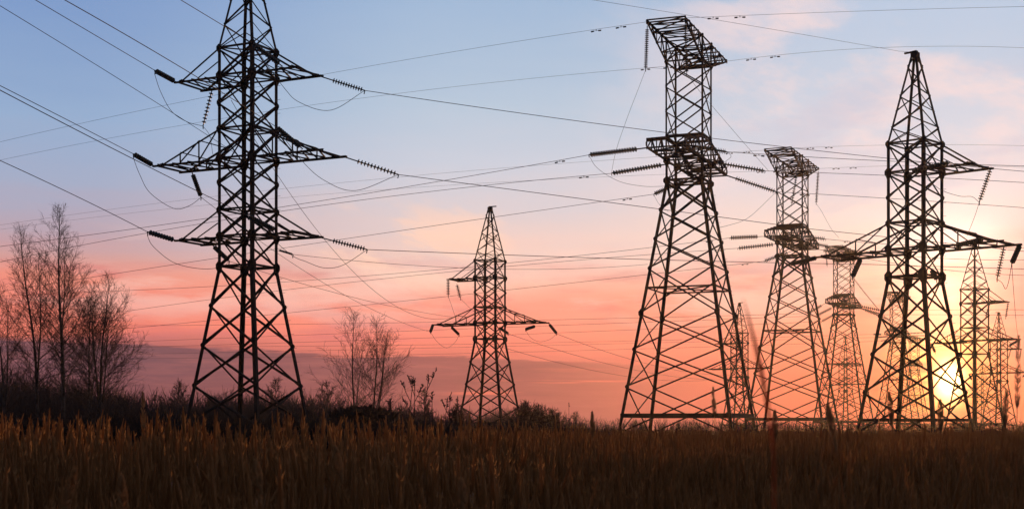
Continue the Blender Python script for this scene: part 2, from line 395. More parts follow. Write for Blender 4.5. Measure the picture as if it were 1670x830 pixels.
def tower_three_arm(name, D):
    s = D / F; z = lambda v: EYE + v * s; A = 33.0 * s
    root = empty(name, (0, 0, 0)); kv = 243
    av = lambda v: A + (kv - v) * 0.198 / 1.366 * s if v < kv else A
    vb = -EYE / s
    legs(root, [(0, av(vb), 1.15), (z(kv), A, 1.0), (z(460), A, .65), (z(606), 5 * s, .55)], 0.19)
    m = MB(); lv = [kv, 180, 118, 56, -12]
    for v1, v0 in zip(lv[:-1], lv[1:]): xpanel(m, z(v0), av(v0), z(v1), av(v1), 0.11)
    ringh(m, z(kv), A, .11); nodes_pl(m, z(kv), A, .34, 1.5)
    for i in range(4): m.angle(corner(i, av(9), z(9)), corner((i + 1) % 4, av(9), z(9)), .17, -fnorm(i), (0, 0, 1))
    for v in lv[1:4]: nodes_pl(m, z(v), av(v), .14)
    m.build('lower_bracing', STEEL, root)
    m = MB(); lv = [kv, 288, 331, 373, 413, 460]
    for v0, v1 in zip(lv[:-1], lv[1:]): xpanel(m, z(v0), A, z(v1), A, 0.095)
    for v in (288, 331, 413, 460): ringh(m, z(v), A, .095); nodes_pl(m, z(v), A, .30 if v in (288, 413) else .2)
    nodes_pl(m, z(373), A, .13)
    m.build('shaft_bracing', STEEL, root)
    crossarm(root, 1, z(413), z(460), A, 117 * s, s)
    for q in (-1, 1): crossarm(root, q, z(288), z(331), A, 165 * s, s, posts=1)
    peak(root, z(460), A, z(606), 5 * s, 0.07, 6)
    return root, A, z, s
def box_beam(root, zt_in, zb_in, zt_out, zb_out, a, T, n, w, chordw):
    """box-lattice beam along local y through the shaft; depth tapers from the shaft to both ends"""
    m = MB()
    ys = [-T + (T - a) * i / n for i in range(n + 1)] + [a + (T - a) * i / n for i in range(n + 1)]
    def zz(y, tb):
        f = max(0.0, (abs(y) - a) / (T - a)); i, o = (zt_in, zt_out) if tb else (zb_in, zb_out)
        return i + (o - i) * f
    for sxx in (-1, 1):
        for tb in (0, 1):
            for y0, y1 in ((-T, -a), (-a, a), (a, T)):
                m.angle((sxx * a, y0, zz(y0, tb)), (sxx * a, y1, zz(y1, tb)), chordw, (-sxx, 0, 0), (0, 0, 1 - 2 * tb))
        for k, (y0, y1) in enumerate(zip(ys[:-1], ys[1:])):
            tb = k % 2
            m.angle((sxx * a, y0, zz(y0, tb)), (sxx * a, y1, zz(y1, 1 - tb)), w, (-sxx, 0, 0))
        for y in ys: m.angle((sxx * a, y, zz(y, 0)), (sxx * a, y, zz(y, 1)), w * .8, (-sxx, 0, 0))
    for k, y in enumerate(ys):
        for tb in (0, 1):
            m.angle((-a, y, zz(y, tb)), (a, y, zz(y, tb)), w, (0, 1, 0))
            if k < len(ys) - 1:
                y1 = ys[k + 1]; q = 1 if k % 2 else -1
                m.angle((-a * q, y, zz(y, tb)), (a * q, y1, zz(y1, tb)), w * .85, (0, 0, 1))
    for sy in (-1, 1):
        for sxx in (-1, 1): m.plate((sxx * a, sy * T, (zz(sy * T, 0) + zz(sy * T, 1)) / 2), (sxx, 0, 0), (0, 0, 1), .2, .015, 1.2)
    return m.build('crossbeam', STEEL, root)
def tower_beam(name, D):
    s = D / F; z = lambda v: EYE + v * s; A = 31.0 * s
    root = empty(name, (0, 0, 0)); kv = 398
    av = lambda v: A + (kv - v) * 0.196 / 1.28 * s if v < kv else A
    vb = -EYE / s
    legs(root, [(0, av(vb), 1.1), (z(kv), A, .85), (z(430), A, .6), (z(628), A, .6)], 0.245)
    m = MB(); lv = [kv, 350, 303, 255, 182, 124, 64, -12]
    for v1, v0 in zip(lv[:-1], lv[1:]): xpanel(m, z(v0), av(v0), z(v1), av(v1), 0.125 if v1 < 390 else .2)
    ringh(m, z(kv), A, .17); nodes_pl(m, z(kv), A, .42, 1.1)
    ringh(m, z(223), av(223), .13, True); nodes_pl(m, z(182), av(182), .32, 1.5)
    for v in (350, 303, 255, 124, 64): nodes_pl(m, z(v), av(v), .2)
    for i in range(4): m.angle(corner(i, av(15), z(15)), corner((i + 1) % 4, av(15), z(15)), .36, -fnorm(i), (0, 0, 1))
    m.build('lower_bracing', STEEL, root)
    m = MB(); lv = [kv, 430, 470, 511, 551, 590, 628]
    for v0, v1 in zip(lv[:-1], lv[1:]): xpanel(m, z(v0), A, z(v1), A, 0.105)
    for v in (430, 470, 590): ringh(m, z(v), A, .12, False)
    nodes_pl(m, z(430), A, .42, 1.1); nodes_pl(m, z(590), A, .2); nodes_pl(m, z(628), A, .16)
    m.build('shaft_bracing', STEEL, root)
    box_beam(root, z(628), z(590), z(628), z(624), A, 144 * s, 4, .10, .15)
    box_beam(root, z(468), z(430), z(444), z(430), A, 146 * s, 4, .12, .22)
    return root, A, z, s

class Tower:
    def __init__(s, root, kind, px, Y, th_app, A, sc, spin=0.0):
        s.root, s.A, s.s, s.Y = root, A, sc, Y
        th = th_app + math.degrees(math.atan((px - HX) / F)); s.th = th
        root.location = ((px - HX) / F * Y, Y, 0); root.rotation_euler = (0, 0, -R(th) + spin)
        s.M = Matrix.Translation(root.location) @ Matrix.Rotation(-R(th) + spin, 4, 'Z')
    def at(s, x, y, v): return s.M @ Vector((x * s.s, y * s.s, EYE + v * s.s))     # x, y, v in that kind's photo-pixel units
def label(tw, l, grp): tag(tw.root, l, 'pylon', grp)

GT = 'lattice pylons across the field'
r, A_, z_, s_ = tower_six_arm('transmission_tower', 85); TA = Tower(r, 'six', 404.5, 85, 36.5, A_, s_)
label(TA, 'tall dark six-armed lattice pylon standing at the left, its tip cut by the frame', GT)
r, A_, z_, s_ = tower_three_arm('transmission_tower', 88); TE = Tower(r, 'three', 1492.5, 88, 27.5, A_, s_)
label(TE, 'large pointed three-armed lattice pylon at the right, right in front of the setting sun', GT)
def three(px, Y, th, spin, lab):
    o = copy_tree(TE.root); t = Tower(o, 'three', px, Y, th, TE.A, TE.s, spin); label(t, lab, GT); return t
TC = three(799.3, 150, 25.5, math.pi, 'pointed three-armed lattice pylon standing alone in the middle of the field')
TH = three(1589.5, 181, 42.5, 0, 'pointed lattice pylon close to the right of the setting sun, second in size there')
TI = three(1629, 288, 34, 0, 'small pointed lattice pylon at the far right edge, half behind a nearer pylon')
TJ = three(1206, 266, 26, math.pi, 'small distant pointed pylon showing through the right legs of the tallest flat-topped pylon')
TL = three(1379, 365, 33, 0, 'tiny faint pointed pylon inside the legs of the third flat-topped pylon')
TN = three(1602, 520, 36, 0, 'tiniest pointed pylon in the orange glow at the foot of the pylon beside the sun')
r, A_, z_, s_ = tower_beam('transmission_tower', 130); TB = Tower(r, 'beam', 1123.3, 130, 14, A_, s_)
label(TB, 'tallest flat-topped lattice pylon with two long crossbeams, nearest of its kind', GT)
def beamt(px, Y, th, lab):
    o = copy_tree(TB.root); t = Tower(o, 'beam', px, Y, th, TB.A, TB.s); label(t, lab, GT); return t
TD = beamt(1292.5, 187, 13, 'second largest flat-topped lattice pylon with crossbeams, left of the pointed pylon before the sun')
TF = beamt(1376, 284, 13, 'third flat-topped lattice pylon, small, behind the left arm of the pointed pylon before the sun')
TG = beamt(1464, 378, 12, 'fourth flat-topped lattice pylon, seen through the legs of the pointed pylon before the sun')
TM = beamt(1491, 560, 12, 'farthest flat-topped lattice pylon, thin and faint left of the setting sun')

# ---------------------------------------------------------------- insulator strings
def insulator(p0, p1, lab, n=13, R_=0.14, link=0.22, double=0.0, group='insulator strings on the pylon arms'):
    p0, p1 = Vector(p0), Vector(p1); L = (p1 - p0).length
    root = empty('insulator_string', p0); d = (p1 - p0).normalized()
    side = d.cross(Vector((0, 0, 1)))
    side = side.normalized() if side.length > .05 else Vector((1, 0, 0))
    l0 = min(link, L * 0.3) ; l1 = min(0.12, L * .08)
    lk = MB(); lk.tube([(0, 0, 0), d * l0], 0.06 if double else 0.035, 5)
    if double: lk.box(d * l0, (double + .05, .05, .03), (side, d, side.cross(d).normalized()))
    lk.build('link_rod', STEEL, root)
    for q in ((-1, 1) if double else (0,)):
        off = side * double * q
        span = L - l0 - l1; pitch = span / n
        pts, rad = [], []
        for i in range(n):
            b = l0 + i * pitch
            for fz, fr in ((0.0, .22), (0.12, .32), (.30, .97), (.46, 1.0), (.56, .28), (.95, .2)):
                pts.append(d * (b + fz * pitch) + off); rad.append(R_ * fr)
        m = MB(); m.tube(pts, rad, 9); m.build('disc_stack', GLASS, root)
    c = MB(); c.tube([d * (L - l1), d * L], 0.035, 5)
    if double: c.box(d * (L - l1), (double + .05, .05, .03), (side, d, side.cross(d).normalized()))
    dn = Vector((0, 0, -1)); c.tube([d * L, d * L + dn * .22 - d * .05], 0.03, 5)
    c.build('clamp', STEEL, root)
    tag(root, lab, 'insulator', group)
    return p1

# ---------------------------------------------------------------- wires
GW, GJ = 'power lines strung between the pylons', 'jumper cables under the pylon arms'
def tube_obj(name, pts, r, lab, cat, grp, k=5):
    o = Vector(pts[0]); m = MB(); m.tube([Vector(p) - o for p in pts], r, k)
    ob = m.build(name, WIRE, None); ob.location = o; tag(ob, lab, cat, grp); return ob
def curve3(pts, n=40):
    """smooth curve through photo-measured points: Catmull-Rom in 3D"""
    pts = [Vector(p) for p in pts]
    q = [pts[0] * 2 - pts[1]] + pts + [pts[-1] * 2 - pts[-2]]; outp = []
    per = max(2, n // (len(pts) - 1))
    for i in range(1, len(q) - 2):
        a, b, c, d = q[i - 1:i + 3]
        for k in range(per):
            t = k / per
            outp.append(0.5 * ((2 * b) + (c - a) * t + (2 * a - 5 * b + 4 * c - d) * t * t + (3 * b - a - 3 * c + d) * t ** 3))
    outp.append(pts[-1]); return outp
def run(p0, dirv, px, ext=0.0, p_end=None):
    """conductor from anchor p0 along a straight heading; heights from a quadratic (sag) fitted to the measured points"""
    p0 = Vector(p0); dv = Vector((dirv[0], dirv[1], 0)).normalized(); ts, zs = [0.0], [p0.z]
    for x, y in px:
        u = (x - HX) / F; t = (u * p0.y - p0.x) / (dv.x - u * dv.y)
        ts.append(t); zs.append(EYE + (HY - y) / F * (p0.y + dv.y * t))
    if p_end is not None:
        t = (Vector(p_end) - p0).dot(dv); ts.append(t); zs.append(p_end[2])
    ts = np.array(ts); zs = np.array(zs); deg = min(2, len(ts) - 1)
    w = np.ones(len(ts)); w[0] = 30
    if p_end is not None: w[-1] = 30
    co = np.polyfit(ts, zs, deg, w=w)
    tt = np.linspace(0, ts.max(), 44); z = np.polyval(co, tt); z += (p0.z - z[0]) * (1 - tt / tt[-1])
    pts = [Vector((p0.x + dv.x * t, p0.y + dv.y * t, zz)) for t, zz in zip(tt, z)]
    if ext:
        d = (pts[-1] - pts[-2]).normalized()
        d.z *= 0.6
        for k in range(1, 9): pts.append(pts[43] + d * ext * k / 8 + Vector((0, 0, 0.0)))
    return pts
def wire(pts, r, lab, damper=None):
    ob = tube_obj('power_line', pts, r, lab, 'power line', GW)
    if damper:
        for dd in damper:
            acc = 0.0
            for a, b in zip(pts[:-1], pts[1:]):
                a, b = Vector(a), Vector(b); l = (b - a).length
                if acc + l >= dd:
                    c = a + (b - a) * ((dd - acc) / l); d = (b - a).normalized(); break
                acc += l
            m = MB(); o = Vector(pts[0]); c = c - o; dn = Vector((0, 0, -0.12))
            m.tube([c, c + dn], .03, 5); m.tube([c + dn - d * .33, c + dn + d * .33], .015, 4)
            for q in (-1, 1): m.tube([c + dn + d * .2 * q + Vector((0, 0, -.02)), c + dn + d * .45 * q + Vector((0, 0, -.03))], .06, 6)
            m.build('vibration_damper', STEEL, ob)
    return ob
def jumper(pts, r, lab):
    return tube_obj('jumper_cable', curve3(pts, 32), r, lab, 'cable', GJ)

# --- the six-armed pylon at the left
six = 'of the six-armed pylon'
a_in = (-math.sin(R(12)), -math.cos(R(12))); a_out = (math.sin(R(67)), math.cos(R(67)))
rows = [('top', 121.5, 568), ('middle', 168.0, 434), ('lowest', 121.5, 308)]
a_ = 34.3
endR = [(595, 148), (650, 285), (599, 407)]; endL = [(252, 115), (217, 251), (240, 378)]; endN = [(410, 70), (450, 207), (404, 352)]
outpx = [[(800, 172), (1068, 210), (1258, 240), (1420, 261), (1670, 277)], [(820, 307), (980, 328), (1160, 353), (1320, 373)], [(820, 415), (1080, 424), (1230, 428), (1420, 431)]]
inL = [[(57, 0)], [(110, 196), (0, 140)], [(120, 318), (0, 262)]]
inN = [[(294, 0)], [(325, 128), (240, 78), (105, 0)], [(352, 325), (210, 257), (0, 147)]]
jumpR = [[(462, 142), (490, 168), (540, 180)], [(492, 262), (530, 295), (580, 311)], [(470, 412), (500, 427), (530, 437), (560, 432)]]
wr = 0.019
for k, (nm, T, v) in enumerate(rows):
    pr = TA.at(T - 4, a_, v - 2); yR = pr.y
    e = insulator(pr, P(*endR[k], yR + 0.9), f'insulator string slanting right from the right {nm} arm tip {six}', 12, .15, .75)
    wire(run(e, a_out, outpx[k], 60), wr, f'power line leaving the right {nm} arm tip {six} rightward')
    eR = e
    pl = TA.at(-(T - 4), -a_, v - 2)
    e = insulator(pl, P(*endL[k], pl.y - 1.7), f'insulator string pulling up left from the left {nm} arm tip {six}', 9, .16, .3)
    wire(run(e, a_in, inL[k], 70), wr, f'power line rising up left from the left {nm} arm tip {six}')
    eL = e
    fr = (.66, .72, .55)[k]
    pn = TA.at(a_ + (T - a_) * fr, -a_, v + 2)
    e = insulator(pn, P(*endN[k], pn.y - 1.9), f'insulator string lying over the right half of the {nm} arm {six}', 12, .15, .3)
    wire(run(e, a_in, inN[k], 70), wr, f'power line rising left behind the shaft from right {nm} arm {six}')
    jp = [e] + [P(x, y, yR - 1.2 + 1.5 * i / 3) for i, (x, y) in enumerate(jumpR[k])] + [eR]
    jumper(jp, .016, f'jumper cable loop under the right half of the {nm} arm {six}')
    if k == 0:
        pf = TA.at(-(T - 22), a_, v - 2)
        e2 = insulator(pf, P(331, 206, pf.y), f'short insulator string hanging straight down from the top left arm {six}', 9, .14, .15)
        jumper([eL + Vector((0, 0, -.2)), P(262, 150, pf.y - 1.8), P(280, 182, pf.y - 1.2), P(305, 199, pf.y - .6), e2], .016, f'jumper cable curving down from the top left arm tip {six}')
        jumper([e2, P(342, 222, pf.y + .3), P(347, 252, pf.y + .5)], .014, f'short cable below the string hanging from the top left arm {six}')
        c1_start = TA.at(-60, a_, 545)
    else:
        pf = TA.at(-(T - (26 if k == 1 else 22)), a_, v - 2)
        e2 = insulator(pf, P(*((328, 322) if k == 1 else (374, 426)), pf.y + 1.4), f'insulator string slanting under the left half of the {nm} arm {six}', 11, .15, .25)
        mid = [(228, 285), (245, 315), (283, 340), (308, 336)] if k == 1 else [(250, 402), (283, 428), (325, 438), (360, 436)]
        jumper([eL + Vector((0, 0, -.2))] + [P(x, y, eL.y + (e2.y - eL.y) * (i + 1) / 5) for i, (x, y) in enumerate(mid)] + [e2], .016, f'deep jumper cable loop under the left half of the {nm} arm {six}')
        if k == 1: c2_start = e2
        else: c3_start = e2
e = TA.at(0, 0, 440)
wire(run(P(402, 262, e.y - 1.5), a_in, [(320, 209), (160, 108), (0, 10)], 60), .014, 'thinnest of the wires crossing the upper left sky, meeting the shaft of the six-armed pylon')
# earth wire of the six-armed pylon's neighbour line, low right
p0 = P(455, 408, 88.5); p1 = P(478, 415, 90)
insulator(p0, p1, 'short slim insulator string at the right leg of the six-armed pylon below its lowest arm', 8, .07, .1)
pe = P(1056, 431, 125)
wire(run(p1, (pe.x - p1.x, pe.y - p1.y), [(560, 425), (750, 437), (900, 438), (1037, 434)], 0, pe), .014, 'thin sagging wire joining the six-armed pylon to the tallest flat-topped pylon')

# --- the lone pylon in the middle
lone = 'of the lone mid-field pylon'; a3 = 33.0
tl = TC.at(168, a3, 287)      # turned half round: its long local +x side points left
def nearest_tip(t, target, T, v):
    return min((t.at(sx_ * T, sy_ * a3, v) for sx_ in (-1, 1) for sy_ in (-1, 1)), key=lambda p: (proj(p)[0] - target[0]) ** 2 + (proj(p)[1] - target[1]) ** 2)
q = nearest_tip(TC, (705, 533), 162, 286); e1 = insulator(q, P(702, 541, q.y - 2.0), f'stubby insulator string at the left tip of the long arm {lone}', 9, .16, .1)
wire(run(c2_start, (e1.x - c2_start.x, e1.y - c2_start.y), [(453, 415), (560, 480), (640, 518)], 0, e1), .016, f'power line from the middle arm {six} to the mid-field pylon')
q = TC.at(150, -a3, 286); q = nearest_tip(TC, (738, 536), 140, 286); e2 = insulator(q, P(749, 546, q.y + 1.6), f'insulator string slanting right under the left long arm {lone}', 9, .16, .3)
jumper([e1, P(712, 556, e1.y), P(728, 567, e1.y + 1), P(742, 558, e2.y), e2], .016, f'jumper loop under the left half of the long arm {lone}')
q = TC.at(45, a3, 286); q2 = P(744, 516, q.y - 2)
wire(run(c1_start, (q2.x - c1_start.x, q2.y - c1_start.y), [(449, 332), (510, 390), (600, 448), (690, 497)], 0, q2), .016, f'power line falling steeply from the top arm {six} to the mid-field pylon')
q2b = P(748, 518, q.y - 1.5)
wire(run(c3_start, (q2b.x - c3_start.x, q2b.y - c3_start.y), [(455, 452), (530, 472), (640, 500)], 0, q2b), .016, f'flattest power line, from the lowest arm {six} to the mid-field pylon')
q = nearest_tip(TC, (729, 458), 114, 412)
e3 = insulator(q, P(731, 483, q.y), f'outer insulator string hanging from the upper arm tip {lone}', 9, .2, .15)
jumper([e3, P(737, 500, q.y), P(745, 524, q.y)], .014, f'thin cable dropping from the outer hanging string {lone}')
q = P(745, 463, q.y + 2)
e3 = insulator(q, P(751, 487, q.y), f'inner insulator string hanging from the upper arm {lone}', 9, .2, .15)
jumper([e3, P(762, 498, q.y), P(775, 510, q.y)], .014, f'thin cable from the inner hanging string into the shaft {lone}')
q = nearest_tip(TC, (893, 530), 162, 286)
eR = insulator(q, P(908, 544, q.y + 1.6), f'insulator string slanting right from the right long arm tip {lone}', 9, .16, .35)
q = P(872, 532, q.y - 3)
eI = insulator(q, P(857, 537, q.y - 2), f'stubby insulator string under the right half of the long arm {lone}', 9, .16, .1)
jumper([eI, P(865, 550, q.y), P(880, 557, q.y), P(897, 553, eR.y), eR], .016, f'jumper loop under the right half of the long arm {lone}')
q = P(814, 534, TC.Y + 1); eM = insulator(q, P(829, 544, q.y + 2), f'insulator string under the middle of the long arm {lone}', 9, .16, .2)
jt = TJ.at(0, 0, 283)
wire(run(eR, (jt.x - eR.x + 3, jt.y - eR.y), [(970, 570), (1026, 587), (1110, 602)], 0, P(1165, 610, 262)), .02, f'power line falling right from the right tip {lone}')
wire(run(eM, (jt.x - eM.x, jt.y - eM.y), [(900, 570), (990, 594), (1100, 612)], 0, P(1200, 618, 264)), .02, f'power line falling right from the middle {lone}')
p0 = P(800, 560, 153); wire(run(p0, (jt.x - p0.x - 4, jt.y - p0.y), [(827, 570), (900, 594), (1020, 610)], 0, P(1160, 619, 262)), .02, f'lowest power line falling right from the legs {lone}')

# --- flat-topped pylons: strings and lines
def beamline(T, who, ends_l, ends_r, wl, wr_, r, nd, Rd, hang, dbl):
    dvl = (-math.cos(R(T.th)), math.sin(R(T.th))); dvr = (math.cos(R(T.th)), -math.sin(R(T.th)) * .25)
    ys = (-145, 0, 145); nm = ('nearest', 'middle', 'far'); res = {}
    for k in range(3):
        for sgn, ends, wl_, side in ((-1, ends_l, wl, 'left'), (1, ends_r, wr_, 'right')):
            if ends is None or ends[k] is None: continue
            p = T.at(30 * sgn, ys[k], 431)
            dv = dvl if sgn < 0 else dvr
            e = ends[k]; u = (e[0] - HX) / F; t_ = (u * p.y - p.x) / (dv[0] - u * dv[1]); t_ = max(2.5, min(t_, 9.0))
            pe = P(e[0], e[1], p.y + dv[1] * t_)
            pe = insulator(p, pe, f'{side} insulator string on the {nm[k]} end of the lower crossbeam of the {who}' if k != 1 else f'{side} insulator string at the middle of the lower crossbeam of the {who}', nd, Rd, .9, dbl)
            res[(k, sgn)] = pe
            if wl_ and wl_[k]:
                wire(run(pe, dv, wl_[k], 50), r, f'power line running {side} from the {nm[k]} insulator string of the {who}', [2.6] if r < .03 else None)
    return res
tb = 'tallest flat-topped pylon'
rb = beamline(TB, tb, [(960, 253), (997, 283), (1066, 317)], [(1186, 248), (1248, 279), (1266, 313)],
     [[(820, 276), (640, 304), (456, 340), (352, 357), (0, 401)], [(820, 299.5), (640, 320), (456, 343), (352, 363), (0, 427)], [(820, 352), (760, 361), (456, 404), (352, 422), (136, 455), (0, 475)]],
     [[(1270, 253), (1445, 263), (1670, 271)], [(1322, 282), (1445, 286), (1670, 298)], [(1320, 317), (1445, 323), (1670, 339)]], .022, 18, .21, True, .13)
td = 'second flat-topped pylon'
rd = beamline(TD, td, [(1190, 388), (1203, 405), (1246, 426)], [(1347, 390), (1352, 402), (1362, 412)],
     [[(1058, 405), (820, 432), (760, 435), (440, 460), (352, 466), (200, 475)], [(1058, 415), (820, 434), (760, 440), (440, 477), (341, 490), (200, 507)], [(1200, 430), (1058, 447), (820, 473), (760, 480), (440, 514), (352, 522), (205, 535)]],
     [[(1445, 398), (1670, 404)], [(1445, 414), (1670, 424)], [(1540, 440), (1670, 449)]], .026, 15, .28, True, 0)
tf = 'third flat-topped pylon'
beamline(TF, tf, [(1318, 511), (1331, 515), (1340, 524)], [(1436, 506), (1440, 513), (1452, 522)],
     [[(1110, 518), (873, 522), (730, 524), (440, 529), (205, 531)], [(1050, 522), (894, 529), (696, 540), (440, 551), (205, 556)], [(1066, 535), (833, 546), (440, 560), (205, 566)]],
     [[(1550, 505), (1670, 505)], [(1550, 513), (1670, 514)], None], .03, 16, .3, False, 0)
beamline(TG, 'fourth flat-topped pylon', [(1424, 545), (1430, 550), (1436, 556)], [(1512, 542), (1516, 547), (1520, 554)],
     [[(1066, 553), (825, 555), (640, 570), (352, 563), (205, 565)], [(1045, 556), (825, 566), (440, 574), (205, 577)], [(1053, 567), (833, 575), (352, 584), (205, 584)]],
     [None, None, None], .032, 18, .26, False, 0)
# earth wires on the upper crossbeams
def earth(T, who, pl, pr_, r):
    for sgn, lst, side in ((-1, pl, 'left'), (1, pr_, 'right')):
        for y, nm, px in ((-143, 'near', lst[0]), (143, 'far', lst[1])):
            if not px: continue
            p = T.at(30 * sgn, y, 626)
            dv = (-math.cos(R(T.th)), math.sin(R(T.th))) if sgn < 0 else (math.cos(R(T.th)), -math.sin(R(T.th)) * .25)
            wire(run(p, dv, px, 50), r, f'thin earth wire running {side} from the {nm} top crossbeam end of the {who}', [2.3, 4.5])
earth(TB, tb, [[(1000, 50), (860, 70), (660, 96), (525, 121), (252, 176), (0, 232)], [(1000, 110), (800, 133), (640, 152), (456, 181), (360, 198), (0, 260)]],
      [[(1185, 31), (1330, 21), (1470, 15), (1670, 12)], [(1235, 91), (1330, 84), (1470, 79), (1670, 78)]], .013)
earth(TD, td, [[(1200, 243), (1080, 253), (500, 302), (325, 327), (0, 366)], [(1080, 276), (500, 321), (325, 338), (0, 373)]],
      [[(1445, 237), (1670, 238)], [(1445, 271), (1670, 273)]], .014)
# hanging jumper strings and jumpers of the flat-topped pylons
def hang(T, y, x, pend, lab, who, n, Rd):
    p = T.at(x, y, 620); return insulator(p, P(pend[0], pend[1], p.y), lab, n, Rd, .3)
h1 = hang(TB, -143, -30, (1053, 114), f'long insulator string hanging from the near left corner of the {tb}', tb, 20, .17)
h2 = hang(TB, -143, 30, (1120, 121), f'long insulator string hanging inside the top crossbeam of the {tb}', tb, 20, .17)
jumper([h1, P(1040, 148, h1.y), P(1022, 195, h1.y), P(1005, 245, h1.y + .5), rb[(1, -1)]], .014, f'cable slanting down left from the hanging string of the {tb}')
jumper([h1, P(1062, 111, h1.y), P(1085, 113, h1.y + 2)], .012, f'short cable from the hanging string to the shaft of the {tb}')
jumper([rb[(0, -1)], P(975, 275, rb[(0, -1)].y), P(1010, 296, rb[(0, -1)].y), P(1050, 304, rb[(0, -1)].y), P(1083, 304, TB.Y - 4)], .016, f'jumper cable sagging from the nearest left string into the {tb}')
jumper([rb[(2, -1)], P(1075, 333, TB.Y + 8), P(1090, 345, TB.Y + 8)], .014, f'short cable below the far left string of the {tb}')
jumper([h2, P(1140, 148, h2.y + 2), P(1162, 174, h2.y + 4), P(1219, 240, h2.y + 6), rb[(1, 1)] + Vector((.3, 0, 0))], .014, f'straight cable slanting down right from the shaft of the {tb}')
jumper([P(1168, 372, TB.Y), P(1190, 367, TB.Y - 1), P(1222, 354, TB.Y - 1.5), rb[(2, 1)]], .016, f'jumper cable curving up to the far right string of the {tb}')
jumper([rb[(0, 1)], P(1192, 256, rb[(0, 1)].y), P(1178, 267, rb[(0, 1)].y)], .016, f'short tail of cable under the nearest right string of the {tb}')
h3 = hang(TD, -60, 30, (1291, 334), f'insulator string hanging down the middle of the shaft of the {td}', td, 20, .2)
h4 = hang(TD, 143, 30, (1331, 332), f'insulator string hanging from the right end of the top crossbeam of the {td}', td, 20, .2)
jumper([h4, P(1340, 345, h4.y), P(1355, 372, h4.y), P(1368, 388, h4.y)], .018, f'cable slanting down right from the hanging string of the {td}')
hf = hang(TF, -143, -30, (1349, 434), f'insulator string hanging at the left end of the top crossbeam of the {tf}', tf, 18, .2)
hf = hang(TF, 143, 30, (1392, 452), f'insulator string hanging at the right end of the top crossbeam of the {tf}', tf, 18, .2)
jumper([hf, P(1410, 476, hf.y), P(1434, 506, hf.y)], .024, f'cable slanting down right from the {tf}')

# --- the pointed pylon before the sun
sunp = 'of the big pylon before the sun'
q = TE.at(114, a3, 412)
u1 = insulator(q, P(1597, 330, q.y), f'insulator string hanging crooked from the upper arm tip {sunp}', 12, .14, .15)
jumper([u1, P(1590, 352, q.y), P(1577, 385, q.y - 1)], .013, f'thin cable hanging below the crooked string {sunp}')
jumper([u1, P(1585, 321, q.y), P(1565, 320, q.y), P(1535, 310, q.y - 1), P(1512, 292, q.y - 2)], .014, f'thin cable from the crooked string to the shaft {sunp}')
q = TE.at(78, -a3, 417)
insulator(q, P(1488, 278, q.y - 1.0), f'insulator string lying along the upper arm {sunp}', 12, .15, .2)
q = TE.at(162, a3, 286)
l1 = insulator(q, P(1650, 430, q.y - 1.0), f'fat insulator string at the right long arm tip {sunp}', 10, .16, .15)
q = TE.at(136, a3, 286)
l2 = insulator(q, P(1626, 455, q.y), f'straight hanging insulator string near the right tip {sunp}', 11, .15, .15)
jumper([l2, P(1634, 461, q.y), P(1640, 471, q.y), P(1645, 459, q.y), l1], .016, f'small jumper loop at the right long arm tip {sunp}')
q = TE.at(135, -a3, 292)
insulator(q, P(1557, 401, q.y - 1.0), f'insulator string lying along the right long arm {sunp}', 13, .15, .2)
q = TE.at(-118, a3, 286)
l3 = insulator(q, P(1390, 452, q.y - 1.2), f'fat insulator string hanging under the left long arm {sunp}', 10, .17, .15)
q = P(1519, 440, TE.Y + 1)
insulator(q, P(1528, 456, q.y - .6), f'short insulator string beside the shaft {sunp}', 7, .16, .1)
q = TE.at(-162, -a3, 286)
insulator(q, P(1288, 431, q.y + 2.5), f'insulator string pulling left from the left tip {sunp}', 13, .15, .2)
hq = TH.at(162, a3, 286)
wire(run(l1, (hq.x - l1.x, hq.y - l1.y), [(1655, 500)], 0, hq), .016, f'power line dropping from the right tip {sunp}')
hq2 = TH.at(-162, a3, 286)
wire(run(l3, (hq2.x - l3.x, hq2.y - l3.y), [(1434, 506)], 0, hq2), .016, f'power line dropping from the left half {sunp}')
q = TE.at(0, 0, 610); q0 = P(1466, 84, q.y - .6)
wire([q] + run(q0, (-.80, -.60), [(1330, 60), (1190, 37), (965, 0)], 60), .009, f'thin wire slanting up left from the tip {sunp}')
for who, T, n, Rd in (('of the pylon beside the sun', TH, 8, .17), ('of the small far-right pylon', TI, 7, .2)):
    q = T.at(113, a3, 411); insulator(q, q + Vector((-.3, 0, -1.9)), f'outer insulator string hanging from the short upper arm {who}', n, Rd, .15)
    q = T.at(95, -a3, 411); insulator(q, q + Vector((-.5, 0, -1.9)), f'inner insulator string hanging from the short upper arm {who}', n, Rd, .15)
    q = T.at(162, a3, 286); insulator(q, q + Vector((-1.5, -.4, -.8)), f'insulator string slanting under the right long arm tip {who}', n, Rd, .15)
    q = T.at(-162, -a3, 286); insulator(q, q + Vector((.2, -1.0, -1.2)), f'insulator string under the left tip of the long arm {who}', n, Rd, .15)

